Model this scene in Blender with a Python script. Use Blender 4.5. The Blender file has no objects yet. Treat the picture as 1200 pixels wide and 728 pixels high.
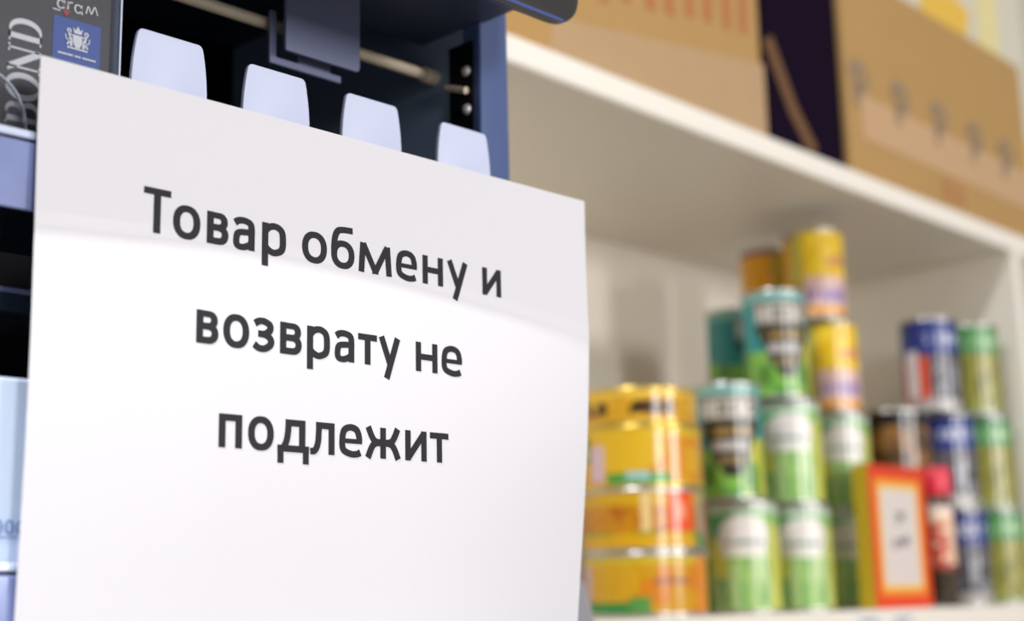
import bpy, bmesh, math, random
import numpy as np
from mathutils import Matrix, Vector

random.seed(4)
scene = bpy.context.scene
COL = scene.collection
PI = math.pi

# ------------------------------------------------------------------ camera
cam_data = bpy.data.cameras.new('camera')
cam_data.sensor_width = 36.0
cam_data.lens = 50.01
cam_data.clip_start = 0.02
cam_data.dof.use_dof = True
cam_data.dof.focus_distance = 0.605
cam_data.dof.aperture_fstop = 5.4
cam_data.dof.aperture_blades = 0
cam = bpy.data.objects.new('camera', cam_data)
COL.objects.link(cam)
c_right = Vector((0.70616755, -0.70771347, -0.02165725))
c_up = Vector((-0.12702659, -0.15672166, 0.97943993))
c_back = Vector((-0.69655699, -0.68889765, -0.20057018))
cam.matrix_world = Matrix(((c_right.x, c_up.x, c_back.x, 0.0),
                           (c_right.y, c_up.y, c_back.y, 0.0),
                           (c_right.z, c_up.z, c_back.z, 1.45),
                           (0, 0, 0, 1)))
scene.camera = cam

# ------------------------------------------------------------------ world, lights, exposure
scene.view_settings.view_transform = 'Standard'
scene.view_settings.look = 'None'
scene.view_settings.gamma = 1.0
scene.view_settings.use_curve_mapping = False
scene.view_settings.exposure = 0.22
world = bpy.data.worlds.new('world')
scene.world = world
world.use_nodes = True
bg = world.node_tree.nodes['Background']
bg.inputs['Color'].default_value = (0.97, 0.965, 1.0, 1)
bg.inputs['Strength'].default_value = 0.30


def area(name, loc, target, sx, sy, energy, color):
    l = bpy.data.lights.new(name, 'AREA')
    l.shape = 'RECTANGLE'
    l.size, l.size_y = sx, sy
    l.energy = energy
    l.color = color
    o = bpy.data.objects.new(name, l)
    COL.objects.link(o)
    o.location = loc
    d = Vector(target) - Vector(loc)
    o.rotation_euler = d.to_track_quat('-Z', 'Y').to_euler()
    return o


# a fluorescent ceiling tube running along the counter, up and to the left
tube = area('ceiling_tube', (-0.75, 0.200, 2.80), (-0.75, 0.200, 0.0), 1.1, 0.010, 46, (0.93, 0.95, 1.0))
tube.rotation_euler = (0, 0, 0)
# unseen fill lights added across the aisle, for shelf brightness and tin highlights
area('aisle_fill', (2.1, -3.2, 2.05), (1.0, 0.8, 1.5), 0.55, 0.9, 47, (1.0, 0.965, 0.95))
area('aisle_fill', (-0.1, -3.4, 2.05), (1.0, 0.8, 1.5), 0.55, 0.9, 46, (0.98, 0.97, 0.985))
area('aisle_fill', (1.15, -0.85, 2.75), (1.5, 0.9, 1.5), 1.2, 0.10, 1.5, (1.0, 0.93, 0.83))
area('aisle_fill', (0.15, -1.3, 2.75), (1.0, 0.9, 1.5), 1.2, 0.10, 1.5, (1.0, 0.95, 0.88))


# ------------------------------------------------------------------ helpers
def lin(r, g, b):
    f = lambda c: ((c / 255.0) / 12.92) if c / 255.0 <= 0.04045 else (((c / 255.0) + 0.055) / 1.055) ** 2.4
    return (f(r), f(g), f(b), 1.0)


def mat(name, col, rough=0.5, metal=0.0, spec=0.5, noise=0.0, nscale=40.0, bump=0.0, coat=0.0, attr=False):
    m = bpy.data.materials.new(name)
    m.use_nodes = True
    nt = m.node_tree
    b = nt.nodes['Principled BSDF']
    b.inputs['Roughness'].default_value = rough
    b.inputs['Metallic'].default_value = metal
    b.inputs['Specular IOR Level'].default_value = spec
    b.inputs['Coat Weight'].default_value = coat
    b.inputs['Base Color'].default_value = col
    tc = nt.nodes.new('ShaderNodeTexCoord')
    nz = nt.nodes.new('ShaderNodeTexNoise')
    nz.inputs['Scale'].default_value = nscale
    nz.inputs['Detail'].default_value = 4
    nt.links.new(tc.outputs['Object'], nz.inputs['Vector'])
    src = None
    if attr:
        a = nt.nodes.new('ShaderNodeVertexColor')
        a.layer_name = 'paint'
        src = a.outputs['Color']
    if noise > 0 or src is not None:
        mx = nt.nodes.new('ShaderNodeMix')
        mx.data_type = 'RGBA'
        mx.blend_type = 'MULTIPLY'
        mx.inputs['Factor'].default_value = 1.0
        rp = nt.nodes.new('ShaderNodeMapRange')
        rp.inputs['To Min'].default_value = 1.0 - noise
        rp.inputs['To Max'].default_value = 1.0
        nt.links.new(nz.outputs['Fac'], rp.inputs['Value'])
        if src is not None:
            nt.links.new(src, mx.inputs['A'])
        else:
            mx.inputs['A'].default_value = col
        nt.links.new(rp.outputs['Result'], mx.inputs['B'])
        nt.links.new(mx.outputs['Result'], b.inputs['Base Color'])
    if bump > 0:
        bp = nt.nodes.new('ShaderNodeBump')
        bp.inputs['Strength'].default_value = bump
        bp.inputs['Distance'].default_value = 0.001
        nt.links.new(nz.outputs['Fac'], bp.inputs['Height'])
        nt.links.new(bp.outputs['Normal'], b.inputs['Normal'])
    return m


def clear_mat(name, tint, base=0.06, rough=0.05):
    m = bpy.data.materials.new(name)
    m.use_nodes = True
    nt = m.node_tree
    for n in list(nt.nodes):
        nt.nodes.remove(n)
    out = nt.nodes.new('ShaderNodeOutputMaterial')
    tr = nt.nodes.new('ShaderNodeBsdfTransparent')
    tr.inputs['Color'].default_value = tint
    gl = nt.nodes.new('ShaderNodeBsdfGlossy')
    gl.inputs['Roughness'].default_value = rough
    fr = nt.nodes.new('ShaderNodeFresnel')
    fr.inputs['IOR'].default_value = 1.45
    ad = nt.nodes.new('ShaderNodeMath')
    ad.operation = 'ADD'
    ad.inputs[1].default_value = base
    mx = nt.nodes.new('ShaderNodeMixShader')
    nt.links.new(fr.outputs[0], ad.inputs[0])
    nt.links.new(ad.outputs[0], mx.inputs[0])
    nt.links.new(tr.outputs[0], mx.inputs[1])
    nt.links.new(gl.outputs[0], mx.inputs[2])
    nt.links.new(mx.outputs[0], out.inputs[0])
    return m


def tag(o, label, cat, group=None):
    o['label'] = label
    o['category'] = cat
    if group:
        o['group'] = group
    return o


def thing(name, label, cat, loc=(0, 0, 0), rotz=0.0, group=None):
    o = bpy.data.objects.new(name, None)
    o.empty_display_size = 0.02
    COL.objects.link(o)
    o.location = loc
    o.rotation_euler = (0, 0, rotz)
    return tag(o, label, cat, group)


def obj(name, bm, m, parent=None, smooth=False, world=False):
    """one mesh object; world=True: bm is in world coordinates and is moved into the parent's frame"""
    if world and parent is not None:
        bm.transform(parent.matrix_basis.inverted())
    me = bpy.data.meshes.new(name)
    bm.normal_update()
    bm.to_mesh(me)
    bm.free()
    me.materials.append(m)
    if smooth:
        for p in me.polygons:
            p.use_smooth = True
        try:
            me.set_sharp_from_angle(angle=math.radians(38))
        except Exception:
            pass
    o = bpy.data.objects.new(name, me)
    COL.objects.link(o)
    if parent is not None:
        o.parent = parent
    return o


def bx(bm, x0, x1, y0, y1, z0, z1, bevel=0.0, seg=2):
    b2 = bmesh.new()
    bmesh.ops.create_cube(b2, size=1.0)
    for v in b2.verts:
        v.co = Vector((x0 + (v.co.x + .5) * (x1 - x0), y0 + (v.co.y + .5) * (y1 - y0), z0 + (v.co.z + .5) * (z1 - z0)))
    if bevel > 0:
        bmesh.ops.bevel(b2, geom=list(b2.edges), offset=bevel, segments=seg, profile=0.5, affect='EDGES')
    merge(bm, b2)
    return bm


def merge(bm, b2):
    me = bpy.data.meshes.new('tmp')
    b2.to_mesh(me)
    b2.free()
    bm.from_mesh(me)
    bpy.data.meshes.remove(me)


def box(x0, x1, y0, y1, z0, z1, bevel=0.0, seg=2):
    return bx(bmesh.new(), x0, x1, y0, y1, z0, z1, bevel, seg)


def lathe(profile, n=40, cap=True):
    bm = bmesh.new()
    rings = []
    for r, z in profile:
        rings.append([bm.verts.new((r * math.cos(2 * PI * i / n), r * math.sin(2 * PI * i / n), z)) for i in range(n)])
    for a, b in zip(rings[:-1], rings[1:]):
        for i in range(n):
            bm.faces.new((a[i], a[(i + 1) % n], b[(i + 1) % n], b[i]))
    if cap:
        bm.faces.new(list(reversed(rings[0])))
        bm.faces.new(rings[-1])
    return bm


def rod(p, q, r, n=20):
    p, q = Vector(p), Vector(q)
    d = q - p
    bm = lathe([(r, 0), (r, d.length)], n)
    bm.transform(Matrix.Translation(p) @ d.to_track_quat('Z', 'Y').to_matrix().to_4x4())
    return bm


def prism(pts, axis_fn, t0, t1, bevel=0.0):
    """closed outline pts (a, b) swept from t0 to t1; axis_fn(a, b, t) -> xyz"""
    bm = bmesh.new()
    A = [bm.verts.new(axis_fn(a, b, t0)) for a, b in pts]
    B = [bm.verts.new(axis_fn(a, b, t1)) for a, b in pts]
    n = len(pts)
    bm.faces.new(A)
    bm.faces.new(list(reversed(B)))
    for i in range(n):
        bm.faces.new((A[i], B[i], B[(i + 1) % n], A[(i + 1) % n]))
    bmesh.ops.recalc_face_normals(bm, faces=list(bm.faces))
    if bevel > 0:
        es = [e for e in bm.edges if abs((e.verts[0].co - e.verts[1].co).length) < 1e9 and len(e.link_faces) == 2
              and e.calc_face_angle(0) > 1.0]
        bmesh.ops.bevel(bm, geom=es, offset=bevel, segments=2, profile=0.5, affect='EDGES')
    return bm


def rounded(pts, radii, seg=6):
    """rounds the corners of a polygon"""
    out = []
    n = len(pts)
    for i, (p, r) in enumerate(zip(pts, radii)):
        if r <= 0:
            out.append(tuple(p))
            continue
        P = Vector(p)
        a = (Vector(pts[i - 1]) - P).normalized()
        b = (Vector(pts[(i + 1) % n]) - P).normalized()
        s, e = P + a * r, P + b * r
        for k in range(seg + 1):
            t = k / seg
            out.append(tuple((1 - t) ** 2 * s + 2 * t * (1 - t) * P + t * t * e))
    return out


# ---- strokes: letters and marks drawn as ribbons
def spline(pts, n=10, closed=False):
    P = [Vector(p) for p in pts]
    out = []
    m = len(P)
    rng = range(m) if closed else range(m - 1)
    for i in rng:
        if closed:
            p0, p1, p2, p3 = P[i - 1], P[i], P[(i + 1) % m], P[(i + 2) % m]
        else:
            p1, p2 = P[i], P[i + 1]
            p0 = P[i - 1] if i > 0 else p1 * 2 - p2
            p3 = P[i + 2] if i + 2 < m else p2 * 2 - p1
        for k in range(n):
            t = k / n
            out.append(0.5 * ((2 * p1) + (p2 - p0) * t + (2 * p0 - 5 * p1 + 4 * p2 - p3) * t * t
                              + (3 * p1 - p0 - 3 * p2 + p3) * t ** 3))
    if not closed:
        out.append(P[-1])
    return out


def sup(cx, cy, rx, ry, a0=0.0, a1=360.0, n=40, e=2.25):
    out = []
    for k in range(n + 1):
        a = math.radians(a0 + (a1 - a0) * k / n)
        c, s = math.cos(a), math.sin(a)
        out.append(Vector((cx + rx * math.copysign(abs(c) ** (2 / e), c), cy + ry * math.copysign(abs(s) ** (2 / e), s))))
    return out


def subdiv(pts, step):
    P = [Vector(p) for p in pts]
    out = []
    for a, b in zip(P[:-1], P[1:]):
        n = max(1, int((b - a).length / step))
        for k in range(n):
            out.append(a.lerp(b, k / n))
    out.append(P[-1])
    return out


def ribbon(bm, pts, ws, wh, fn, closed=False, lift=0.0):
    """ws: width of upright strokes, wh: width of level strokes; fn maps (x, y, lift) to xyz"""
    P = [Vector(p) for p in pts]
    if closed and (P[0] - P[-1]).length < 1e-9:
        P = P[:-1]
    n = len(P)
    L, R_ = [], []
    for i in range(n):
        if closed:
            d0, d1 = P[i] - P[i - 1], P[(i + 1) % n] - P[i]
        else:
            d0 = P[i] - P[i - 1] if i > 0 else P[1] - P[0]
            d1 = P[i + 1] - P[i] if i < n - 1 else P[-1] - P[-2]
        d0, d1 = d0.normalized(), d1.normalized()
        t = d0 + d1
        t = t.normalized() if t.length > 1e-6 else d0
        k = 1.0 / max(0.5, t.dot(d0))
        w = (wh + (ws - wh) * abs(t.y)) * 0.5 * k
        nn = Vector((-t.y, t.x))
        L.append(bm.verts.new(fn(P[i].x + nn.x * w, P[i].y + nn.y * w, lift)))
        R_.append(bm.verts.new(fn(P[i].x - nn.x * w, P[i].y - nn.y * w, lift)))
    for i in range(n if closed else n - 1):
        j = (i + 1) % n
        bm.faces.new((L[i], R_[i], R_[j], L[j]))


def poly(bm, pts, fn, lift=0.0):
    bm.faces.new([bm.verts.new(fn(x, y, lift)) for x, y in pts])


# ------------------------------------------------------------------ materials
M = {}
M['paper'] = mat('white_office_paper', (0.80, 0.785, 0.815, 1), 0.62, spec=0.3, noise=0.02, nscale=400)
M['ink'] = mat('black_toner', (0.016, 0.015, 0.019, 1), 0.6, spec=0.3)
M['tab'] = mat('cool_white_plastic', (0.71, 0.765, 0.97, 1), 0.35)
M['black'] = mat('black_recess_plastic', (0.003, 0.004, 0.008, 1), 0.6, spec=0.2)
M['navy'] = mat('navy_soffit_plastic', (0.045, 0.060, 0.100, 1), 0.4)
M['slate'] = mat('slate_panel_metal', (0.030, 0.045, 0.080, 1), 0.4)
M['stile'] = mat('blue_grey_stile', (0.085, 0.13, 0.30, 1), 0.3)
M['fascia'] = mat('dark_grey_fascia', (0.035, 0.034, 0.032, 1), 0.25)
M['highlight'] = mat('blue_painted_highlight', (0.06, 0.09, 0.28, 1), 0.15)
M['bracket'] = mat('grey_violet_metal', (0.16, 0.18, 0.29, 1), 0.4)
M['rail'] = mat('beige_metal_rail', (0.80, 0.68, 0.50, 1), 0.35)
M['steel'] = mat('polished_steel', (0.56, 0.55, 0.52, 1), 0.30, metal=1.0)
M['gold'] = mat('gold_tinplate', (0.72, 0.50, 0.10, 1), 0.28, metal=0.8)
M['clear'] = clear_mat('clear_acrylic', (0.95, 0.965, 1.0, 1), 0.0, 0.08)
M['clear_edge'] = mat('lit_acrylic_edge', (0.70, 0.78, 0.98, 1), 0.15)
M['strip'] = mat('blue_tinted_strip', (0.30, 0.36, 0.66, 1), 0.12, noise=0.3, nscale=60)
M['pack'] = mat('taupe_carton', (0.075, 0.066, 0.058, 1), 0.4, noise=0.2, nscale=80)
M['pack_white'] = mat('pale_print', (0.84, 0.81, 0.76, 1), 0.5)
M['pack_blue'] = mat('blue_print', (0.060, 0.115, 0.36, 1), 0.4)
M['pack_red'] = mat('red_print', (0.50, 0.05, 0.04, 1), 0.4)
M['pale_blue'] = mat('pale_blue_carton', (0.68, 0.80, 0.98, 1), 0.4)
M['mid_blue'] = mat('mid_blue_print', (0.10, 0.22, 0.50, 1), 0.4)
M['shelf'] = mat('warm_white_board', (0.90, 0.84, 0.735, 1), 0.45, noise=0.03, nscale=12)
M['card'] = mat('brown_cardboard', (0.46, 0.27, 0.088, 1), 0.7, noise=0.10, nscale=30)
M['card2'] = mat('light_cardboard', (0.47, 0.305, 0.155, 1), 0.7, noise=0.08, nscale=30)
M['tape'] = mat('parcel_tape', (0.56, 0.35, 0.18, 1), 0.35)
M['rust'] = mat('rust_print', (0.44, 0.15, 0.045, 1), 0.7)
M['greyink'] = mat('grey_print', (0.29, 0.205, 0.125, 1), 0.7)
M['brownink'] = mat('brown_print', (0.42, 0.20, 0.07, 1), 0.7)
M['darkbox'] = mat('black_violet_carton', (0.008, 0.003, 0.012, 1), 0.85, spec=0.05)
M['orange_dull'] = mat('dull_orange_print', (0.15, 0.065, 0.018, 1), 0.7)
M['cream'] = mat('cream_carton', (0.70, 0.66, 0.52, 1), 0.5, noise=0.1, nscale=20)
M['yellow'] = mat('yellow_print', (0.80, 0.50, 0.06, 1), 0.5)
M['paleyellow'] = mat('pale_yellow_print', (0.78, 0.68, 0.32, 1), 0.5)
M['brown'] = mat('dark_brown_carton', (0.16, 0.075, 0.02, 1), 0.6)
M['label'] = mat('printed_tin_label', (0.5, 0.5, 0.5, 1), 0.2, noise=0.06, nscale=200, attr=True, spec=0.5)
M['printed'] = mat('printed_carton', (0.5, 0.5, 0.5, 1), 0.4, noise=0.05, nscale=100, attr=True)
M['redcap'] = mat('red_plastic_cap', (0.75, 0.02, 0.05, 1), 0.35)
M['jar'] = clear_mat('bottle_glass', (0.9, 0.86, 0.8, 1), 0.05, 0.05)
M['greyjar'] = mat('grey_plastic_jar', (0.32, 0.31, 0.34, 1), 0.35)
M['counter'] = mat('grey_laminate', (0.42, 0.40, 0.38, 1), 0.4, noise=0.1, nscale=60)
M['wall'] = mat('cream_wall_paint', (0.72, 0.66, 0.52, 1), 0.8, noise=0.05, nscale=8)
M['floor'] = mat('grey_vinyl_floor', (0.45, 0.42, 0.38, 1), 0.4, noise=0.15, nscale=6)
M['tagwhite'] = mat('white_price_card', (0.80, 0.79, 0.76, 1), 0.5)

# ------------------------------------------------------------------ setting
fl = obj('floor', box(-3.0, 4.5, -3.0, 3.0, -0.05, 0.0), M['floor'])
fl['kind'] = 'structure'
wb = obj('wall_back', box(-3.0, 4.5, 1.28, 1.38, 0.0, 3.2), M['wall'])
wb['kind'] = 'structure'

# ------------------------------------------------------------------ shelf unit (turned 1.8 degrees, as in the photo)
SA = math.radians(1.8)
SO = Vector((0.78, 0.76, 0.0))


def W(lx, ly, z=0.0):
    return (SO.x + math.cos(SA) * lx - math.sin(SA) * ly, SO.y + math.sin(SA) * lx + math.cos(SA) * ly, z)


SZ = 1.434          # top of the shelf that carries the tins
TZ = 1.9015         # top of the upper shelf
DEP = 0.325
shelf = thing('shelf_unit', 'long warm white open shelf unit holding the tins, boxes on its top board', 'shelf', W(0, 0), SA)
for x0 in (-0.30, 0.932, 1.86):
    obj('side_panel', box(x0, x0 + 0.022, 0.0, DEP, 0.0, TZ - 0.0248, 0.0012), M['shelf'], shelf)
for z1, x1 in ((TZ, 1.882),):
    obj('shelf_board', box(-0.30, x1, 0.0, DEP, z1 - 0.0248, z1, 0.003), M['shelf'], shelf)
for z1 in (SZ, 0.98, 0.52, 0.10):
    obj('shelf_board', box(-0.278, 0.932, 0.0, DEP - 0.008, z1 - 0.0248, z1, 0.0015), M['shelf'], shelf)
    obj('shelf_board', box(0.954, 1.86, 0.0, DEP - 0.008, z1 - 0.0248, z1, 0.0015), M['shelf'], shelf)
obj('back_panel', box(-0.278, 1.86, DEP - 0.008, DEP, 0.0, TZ - 0.0248), M['shelf'], shelf)
for lx in (0.475, 0.545):
    t = obj('price_card', box(lx, lx + 0.05, -0.0018, -0.0002, SZ - 0.024, SZ - 0.004), M['tagwhite'], shelf)
    bm = bmesh.new()
    for k, w in enumerate((0.036, 0.022)):
        bx(bm, lx + 0.006, lx + 0.006 + w, -0.0021, -0.0018, SZ - 0.011 - k * 0.007, SZ - 0.009 - k * 0.007)
    obj('printed_line', bm, M['ink'], t)

# ------------------------------------------------------------------ printed tin labels
rng = np.random.default_rng(7)
_lat = rng.random((64, 64))


def vnoise(x, y):
    xi, yi = np.floor(x).astype(int), np.floor(y).astype(int)
    fx, fy = x - xi, y - yi
    fx, fy = fx * fx * (3 - 2 * fx), fy * fy * (3 - 2 * fy)
    g = lambda a, b: _lat[a % 64, b % 64]
    return (g(xi, yi) * (1 - fx) * (1 - fy) + g(xi + 1, yi) * fx * (1 - fy) + g(xi, yi + 1) * (1 - fx) * fy + g(xi + 1, yi + 1) * fx * fy)


FONT = {'H': '101101111101101', 'E': '111100110100111', 'I': '111010010010111', 'N': '101111111111101', 'Z': '111001010100111'}


def word(U, V, text, u0, u1, v0, v1):
    """mask of a word in blocky capitals inside the rectangle u0..u1, v0..v1"""
    mask = np.zeros_like(U, bool)
    cw = (u1 - u0) / len(text)
    for i, ch in enumerate(text):
        bits = FONT[ch]
        gx = np.floor((U - u0 - i * cw) / (cw * 0.82) * 3)
        gy = np.floor((v1 - V) / (v1 - v0) * 5)
        ok = (gx >= 0) & (gx < 3) & (gy >= 0) & (gy < 5)
        idx = np.clip(gy * 3 + gx, 0, 14).astype(int)
        mask |= ok & (np.array([c == '1' for c in bits])[idx])
    return mask


def canvas(U, base):
    C = np.zeros(U.shape + (3,))
    C[:] = lin(*base)[:3]
    return C


def put(C, mask, rgb):
    C[mask] = lin(*rgb)[:3]


# U runs -2..2 around the tin (-1..1 is the half that faces forward), V 0..1 bottom to top
def paint_pineapple_a(U, V):
    C = canvas(U, (212, 158, 16))
    n = vnoise(U * 6 + 3, V * 5)
    put(C, n > .58, (208, 130, 12))
    put(C, (V > .86), (214, 176, 30))
    put(C, (abs(U) > 1.0), (222, 150, 16))
    r = np.hypot((U + .18) / .42, (V - .58) / .36)
    put(C, r < 1, (216, 172, 34))
    put(C, (U > .28) & (U < .95) & (V > .12) & (V < .78), (212, 138, 16))
    put(C, (U > .5) & (U < .8) & (V > .2) & (V < .66), (218, 164, 24))
    put(C, (U > -.95) & (U < -.62) & (V > .42) & (V < .9), (36, 128, 56))
    put(C, np.hypot((U + .78) / .09, (V - .62) / .13) < 1, (226, 222, 190))
    put(C, (U > -.6) & (U < -.42) & (V > .05) & (V < .72), (204, 176, 186))
    put(C, (U > -.36) & (U < .3) & (V < .2), (70, 150, 60))
    put(C, (U > -.15) & (U < .1) & (V < .22) & (V > .06), (150, 190, 180))
    return C


def paint_pineapple_b(U, V):
    C = canvas(U, (198, 132, 18))
    n = vnoise(U * 14 + V * 6, V * 9 + 11)
    put(C, n > .6, (178, 100, 14))
    put(C, V > .76, (206, 160, 24))
    put(C, V < .26, (216, 164, 20))
    put(C, (V < .3) & (V > .22) & (vnoise(U * 8, V) > .3), (160, 150, 30))
    put(C, (U > -.02) & (U < .08) & (V > .3), (226, 196, 130))
    put(C, (U > .26) & (U < .60) & (V > .28), (232, 82, 28))
    put(C, (U > .37) & (U < .48) & (V > .5) & (V < .8), (240, 150, 110))
    put(C, (U > .66) & (U < .8) & (V > .3) & (V < .95), (150, 150, 120))
    put(C, (U > .62) & (U < .84) & (V < .3), (60, 130, 60))
    put(C, (U > .82) & (U < 1.05) & (V > .25) & (V < .8), (232, 96, 50))
    return C


def paint_pineapple_c(U, V):
    C = canvas(U, (206, 150, 18))
    put(C, vnoise(U * 5 + 9, V * 4) > .62, (214, 128, 20))
    put(C, np.hypot((U + .38) / .34, (V - .56) / .40) < 1, (212, 162, 28))
    put(C, (U > -.85) & (U < -.66) & (V > .15), (196, 168, 184))
    put(C, (U > -.78) & (U < -.15) & (V < .2), (50, 140, 64))
    put(C, (U > -.15) & (U < .05) & (V < .3), (90, 150, 70))
    put(C, V > .85, (206, 176, 40))
    put(C, (U > .1) & (U < .5) & (V > .5) & (V < .62), (170, 104, 60))
    put(C, (U > .62) & (U < .92), (234, 138, 30))
    return C


def paint_green(U, V):
    C = canvas(U, (150, 190, 100))
    peas = vnoise(U * 9, V * 9)
    low = V < .48 + .05 * np.sin(U * 5)
    put(C, low, (152, 190, 104))
    put(C, low & (peas > .52), (118, 168, 92))
    put(C, low & (vnoise(U * 9 + 20, V * 2) > .60), (176, 204, 136))
    put(C, (V >= .48) & (vnoise(U * 4, V * 6) > .5), (176, 204, 118))
    band = (V > .74 - .20 * (U + .9)) & (U < -.05)
    put(C, band, (40, 150, 78))
    put(C, (V > .90) & (U >= -.05), (96, 172, 104))
    put(C, (V > .93), (190, 206, 180))
    put(C, (V > .26 - .1 * U) & (V < .74 - .20 * (U + .9)) & (U < -.26), (206, 202, 60))
    put(C, (U < -.72) & (U > -1.3) & (V < .60) & (V > .1), (212, 204, 74))
    put(C, (U > .60) & (V < .8), (206, 206, 84))
    r = (abs((U - .06) / .50) ** 2.6 + abs((V - .70) / .19) ** 2.6)
    put(C, r < 1, (226, 218, 210))
    tx = (abs(U - .06) < .38) & (abs(V - .63) < .025) & (vnoise(U * 40, V * 4) > .25)
    put(C, tx, (136, 154, 140))
    put(C, (abs(U - .06) < .44) & (V < .56) & (V > .50), (220, 218, 200))
    return C


def paint_shield(U, V):
    C = canvas(U, (96, 160, 66))
    lf = vnoise(U * 6 + 2, V * 5 + 5)
    put(C, lf > .5, (128, 180, 70))
    put(C, (lf > .62) & (U > .3), (200, 196, 60))
    put(C, (lf < .3), (84, 130, 44))
    put(C, V > .47 + .05 * np.sin(U * 3), (26, 138, 136))
    put(C, V > .93, (120, 176, 166))
    sh = (V > .30) & (V < .93) & (abs(U - .05) < .34 + .34 * (V - .30) / .63)
    put(C, sh, (122, 116, 101))
    key = (V < .68) & (V > .18) & (abs(U - .05) < .14 + .52 * (V - .18) / .50)
    put(C, key, (44, 40, 32))
    put(C, word(U, V, 'HEINZ', -.50, .66, .70, .88), (206, 198, 188))
    put(C, (abs(U - .05) < .42) & (V > .54) & (V < .61) & (vnoise(U * 26, V * 3) > .35), (160, 132, 70))
    put(C, (abs(U - .05) < .34) & (V > .41) & (V < .50), (176, 170, 164))
    put(C, (abs(U - .05) < .2) & (V > .29) & (V < .35) & (vnoise(U * 26, V * 3) > .3), (150, 128, 76))
    return C


def paint_corn(U, V):
    C = canvas(U, (236, 190, 22))
    put(C, vnoise(U * 8, V * 8) > .6, (246, 208, 44))
    put(C, (U < -.62) & (U > -1.7), (248, 176, 10))
    put(C, (U > -.62) & (U < -.3) & (V > .4), (206, 190, 80))
    put(C, (U > -.62) & (U < -.2) & (V < .4), (190, 160, 40))
    put(C, (U > -.3) & (V > .1) & (V < .46), (222, 184, 176))
    put(C, (U > -.3) & (V > .14) & (V < .32) & (vnoise(U * 14 + 3, V * 8) > .5), (158, 132, 176))
    put(C, (U > .25) & (V > .6) & (V < .72) & (vnoise(U * 14, V * 3) > .4), (218, 150, 90))
    put(C, V < .08, (226, 150, 60))
    put(C, (V > .95) & (U < -.5), (150, 108, 140))
    return C


def paint_dark(U, V):
    C = canvas(U, (40, 28, 18))
    n = vnoise(U * 6, V * 6)
    pic = (V < .84) & (U > -.75)
    put(C, pic, (112, 78, 38))
    put(C, pic & (n > .52), (146, 102, 48))
    put(C, pic & (n < .28), (78, 52, 26))
    put(C, V > .84, (30, 22, 18))
    return C


def paint_bean(U, V):
    C = canvas(U, (60, 66, 112))
    put(C, V > .62, (34, 52, 128))
    put(C, (V > .74) & (V < .86) & (U > -.3) & (vnoise(U * 20, V * 4) > .45), (200, 205, 225))
    put(C, (V <= .62), (96, 92, 100))
    n = vnoise(U * 9 + 1, V * 9)
    put(C, (V <= .5) & (n > .5), (46, 48, 58))
    put(C, (V <= .5) & (n > .68), (150, 150, 152))
    put(C, (U < -.15) & (U > -1.1) & (V < .60) & (V > .1), (214, 72, 30))
    put(C, (U < -.42) & (U > -.74) & (V < .66) & (V > .12), (226, 222, 222))
    put(C, (U < -.86), (36, 44, 100))
    put(C, (V < .1), (180, 174, 168))
    return C


def paint_peas(U, V):
    C = canvas(U, (150, 146, 62))
    n = vnoise(U * 10 + 4, V * 11)
    put(C, n > .5, (172, 164, 78))
    put(C, n > .68, (122, 120, 48))
    put(C, V > .68, (84, 148, 82))
    put(C, (V > .78) & (V < .88) & (vnoise(U * 16, V * 3) > .5), (170, 206, 150))
    put(C, (U < -.7), (96, 150, 66))
    put(C, V < .08, (150, 160, 90))
    return C


def paint_gold(U, V):
    C = canvas(U, (206, 152, 30))
    put(C, vnoise(U * 5, V * 2) > .6, (222, 176, 50))
    tx = (V > .22) & (V < .68)
    put(C, tx & (U > -.9) & (U < -.35) & (vnoise(U * 12, V * 5) > .22), (62, 40, 10))
    put(C, tx & (U > -.08) & (U < .42) & (vnoise(U * 14 + 5, V * 6) > .28), (70, 44, 12))
    put(C, (V > .84), (230, 190, 70))
    return C


def label_mesh(name, paint, r, h, nu=112, nv=44):
    """side wall of a tin with slight waist, printed through a colour attribute"""
    us = np.linspace(-2, 2, nu, endpoint=False)
    vs = np.linspace(0, 1, nv)
    U, V = np.meshgrid(us, vs)
    C = paint(U, V)
    ang = -PI / 2 + U * (PI / 2)
    R = np.full_like(U, r - 0.0006)
    P = np.stack([R * np.cos(ang), R * np.sin(ang), 0.0035 + V * (h - 0.007)], -1).reshape(-1, 3)
    faces = []
    for j in range(nv - 1):
        for i in range(nu):
            k = (i + 1) % nu
            faces.append((j * nu + i, j * nu + k, (j + 1) * nu + k, (j + 1) * nu + i))
    me = bpy.data.meshes.new(name)
    me.from_pydata(P.tolist(), [], faces)
    at = me.color_attributes.new('paint', 'FLOAT_COLOR', 'POINT')
    flat = np.concatenate([C.reshape(-1, 3), np.ones((nu * nv, 1))], 1).astype(np.float32).ravel()
    at.data.foreach_set('color', flat)
    me.materials.append(M['label'])
    me.polygons.foreach_set('use_smooth', np.ones(len(faces), bool))
    me.update()
    return me


def rim_bm(r, z0, up):
    s = 1 if up else -1
    prof = [(r - 0.0045, z0 - s * 0.004), (r - 0.0006, z0 - s * 0.0040), (r + 0.0006, z0 - s * 0.0030), (r + 0.0008, z0 - s * 0.0015),
            (r + 0.0003, z0 - s * 0.0003), (r - 0.0008, z0), (r - 0.0020, z0 - s * 0.0005), (r - 0.0028, z0 - s * 0.0035)]
    return lathe(prof, 48, cap=False)


def lid_bm(r, z0, up):
    s = 1 if up else -1
    prof = [(0.0004, z0 - s * 0.0034), (r * .55, z0 - s * 0.0034), (r * .6, z0 - s * 0.0028), (r * .7, z0 - s * 0.0036),
            (r * .75, z0 - s * 0.0030), (r - 0.0028, z0 - s * 0.0035)]
    return lathe(prof, 48, cap=False)


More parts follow.
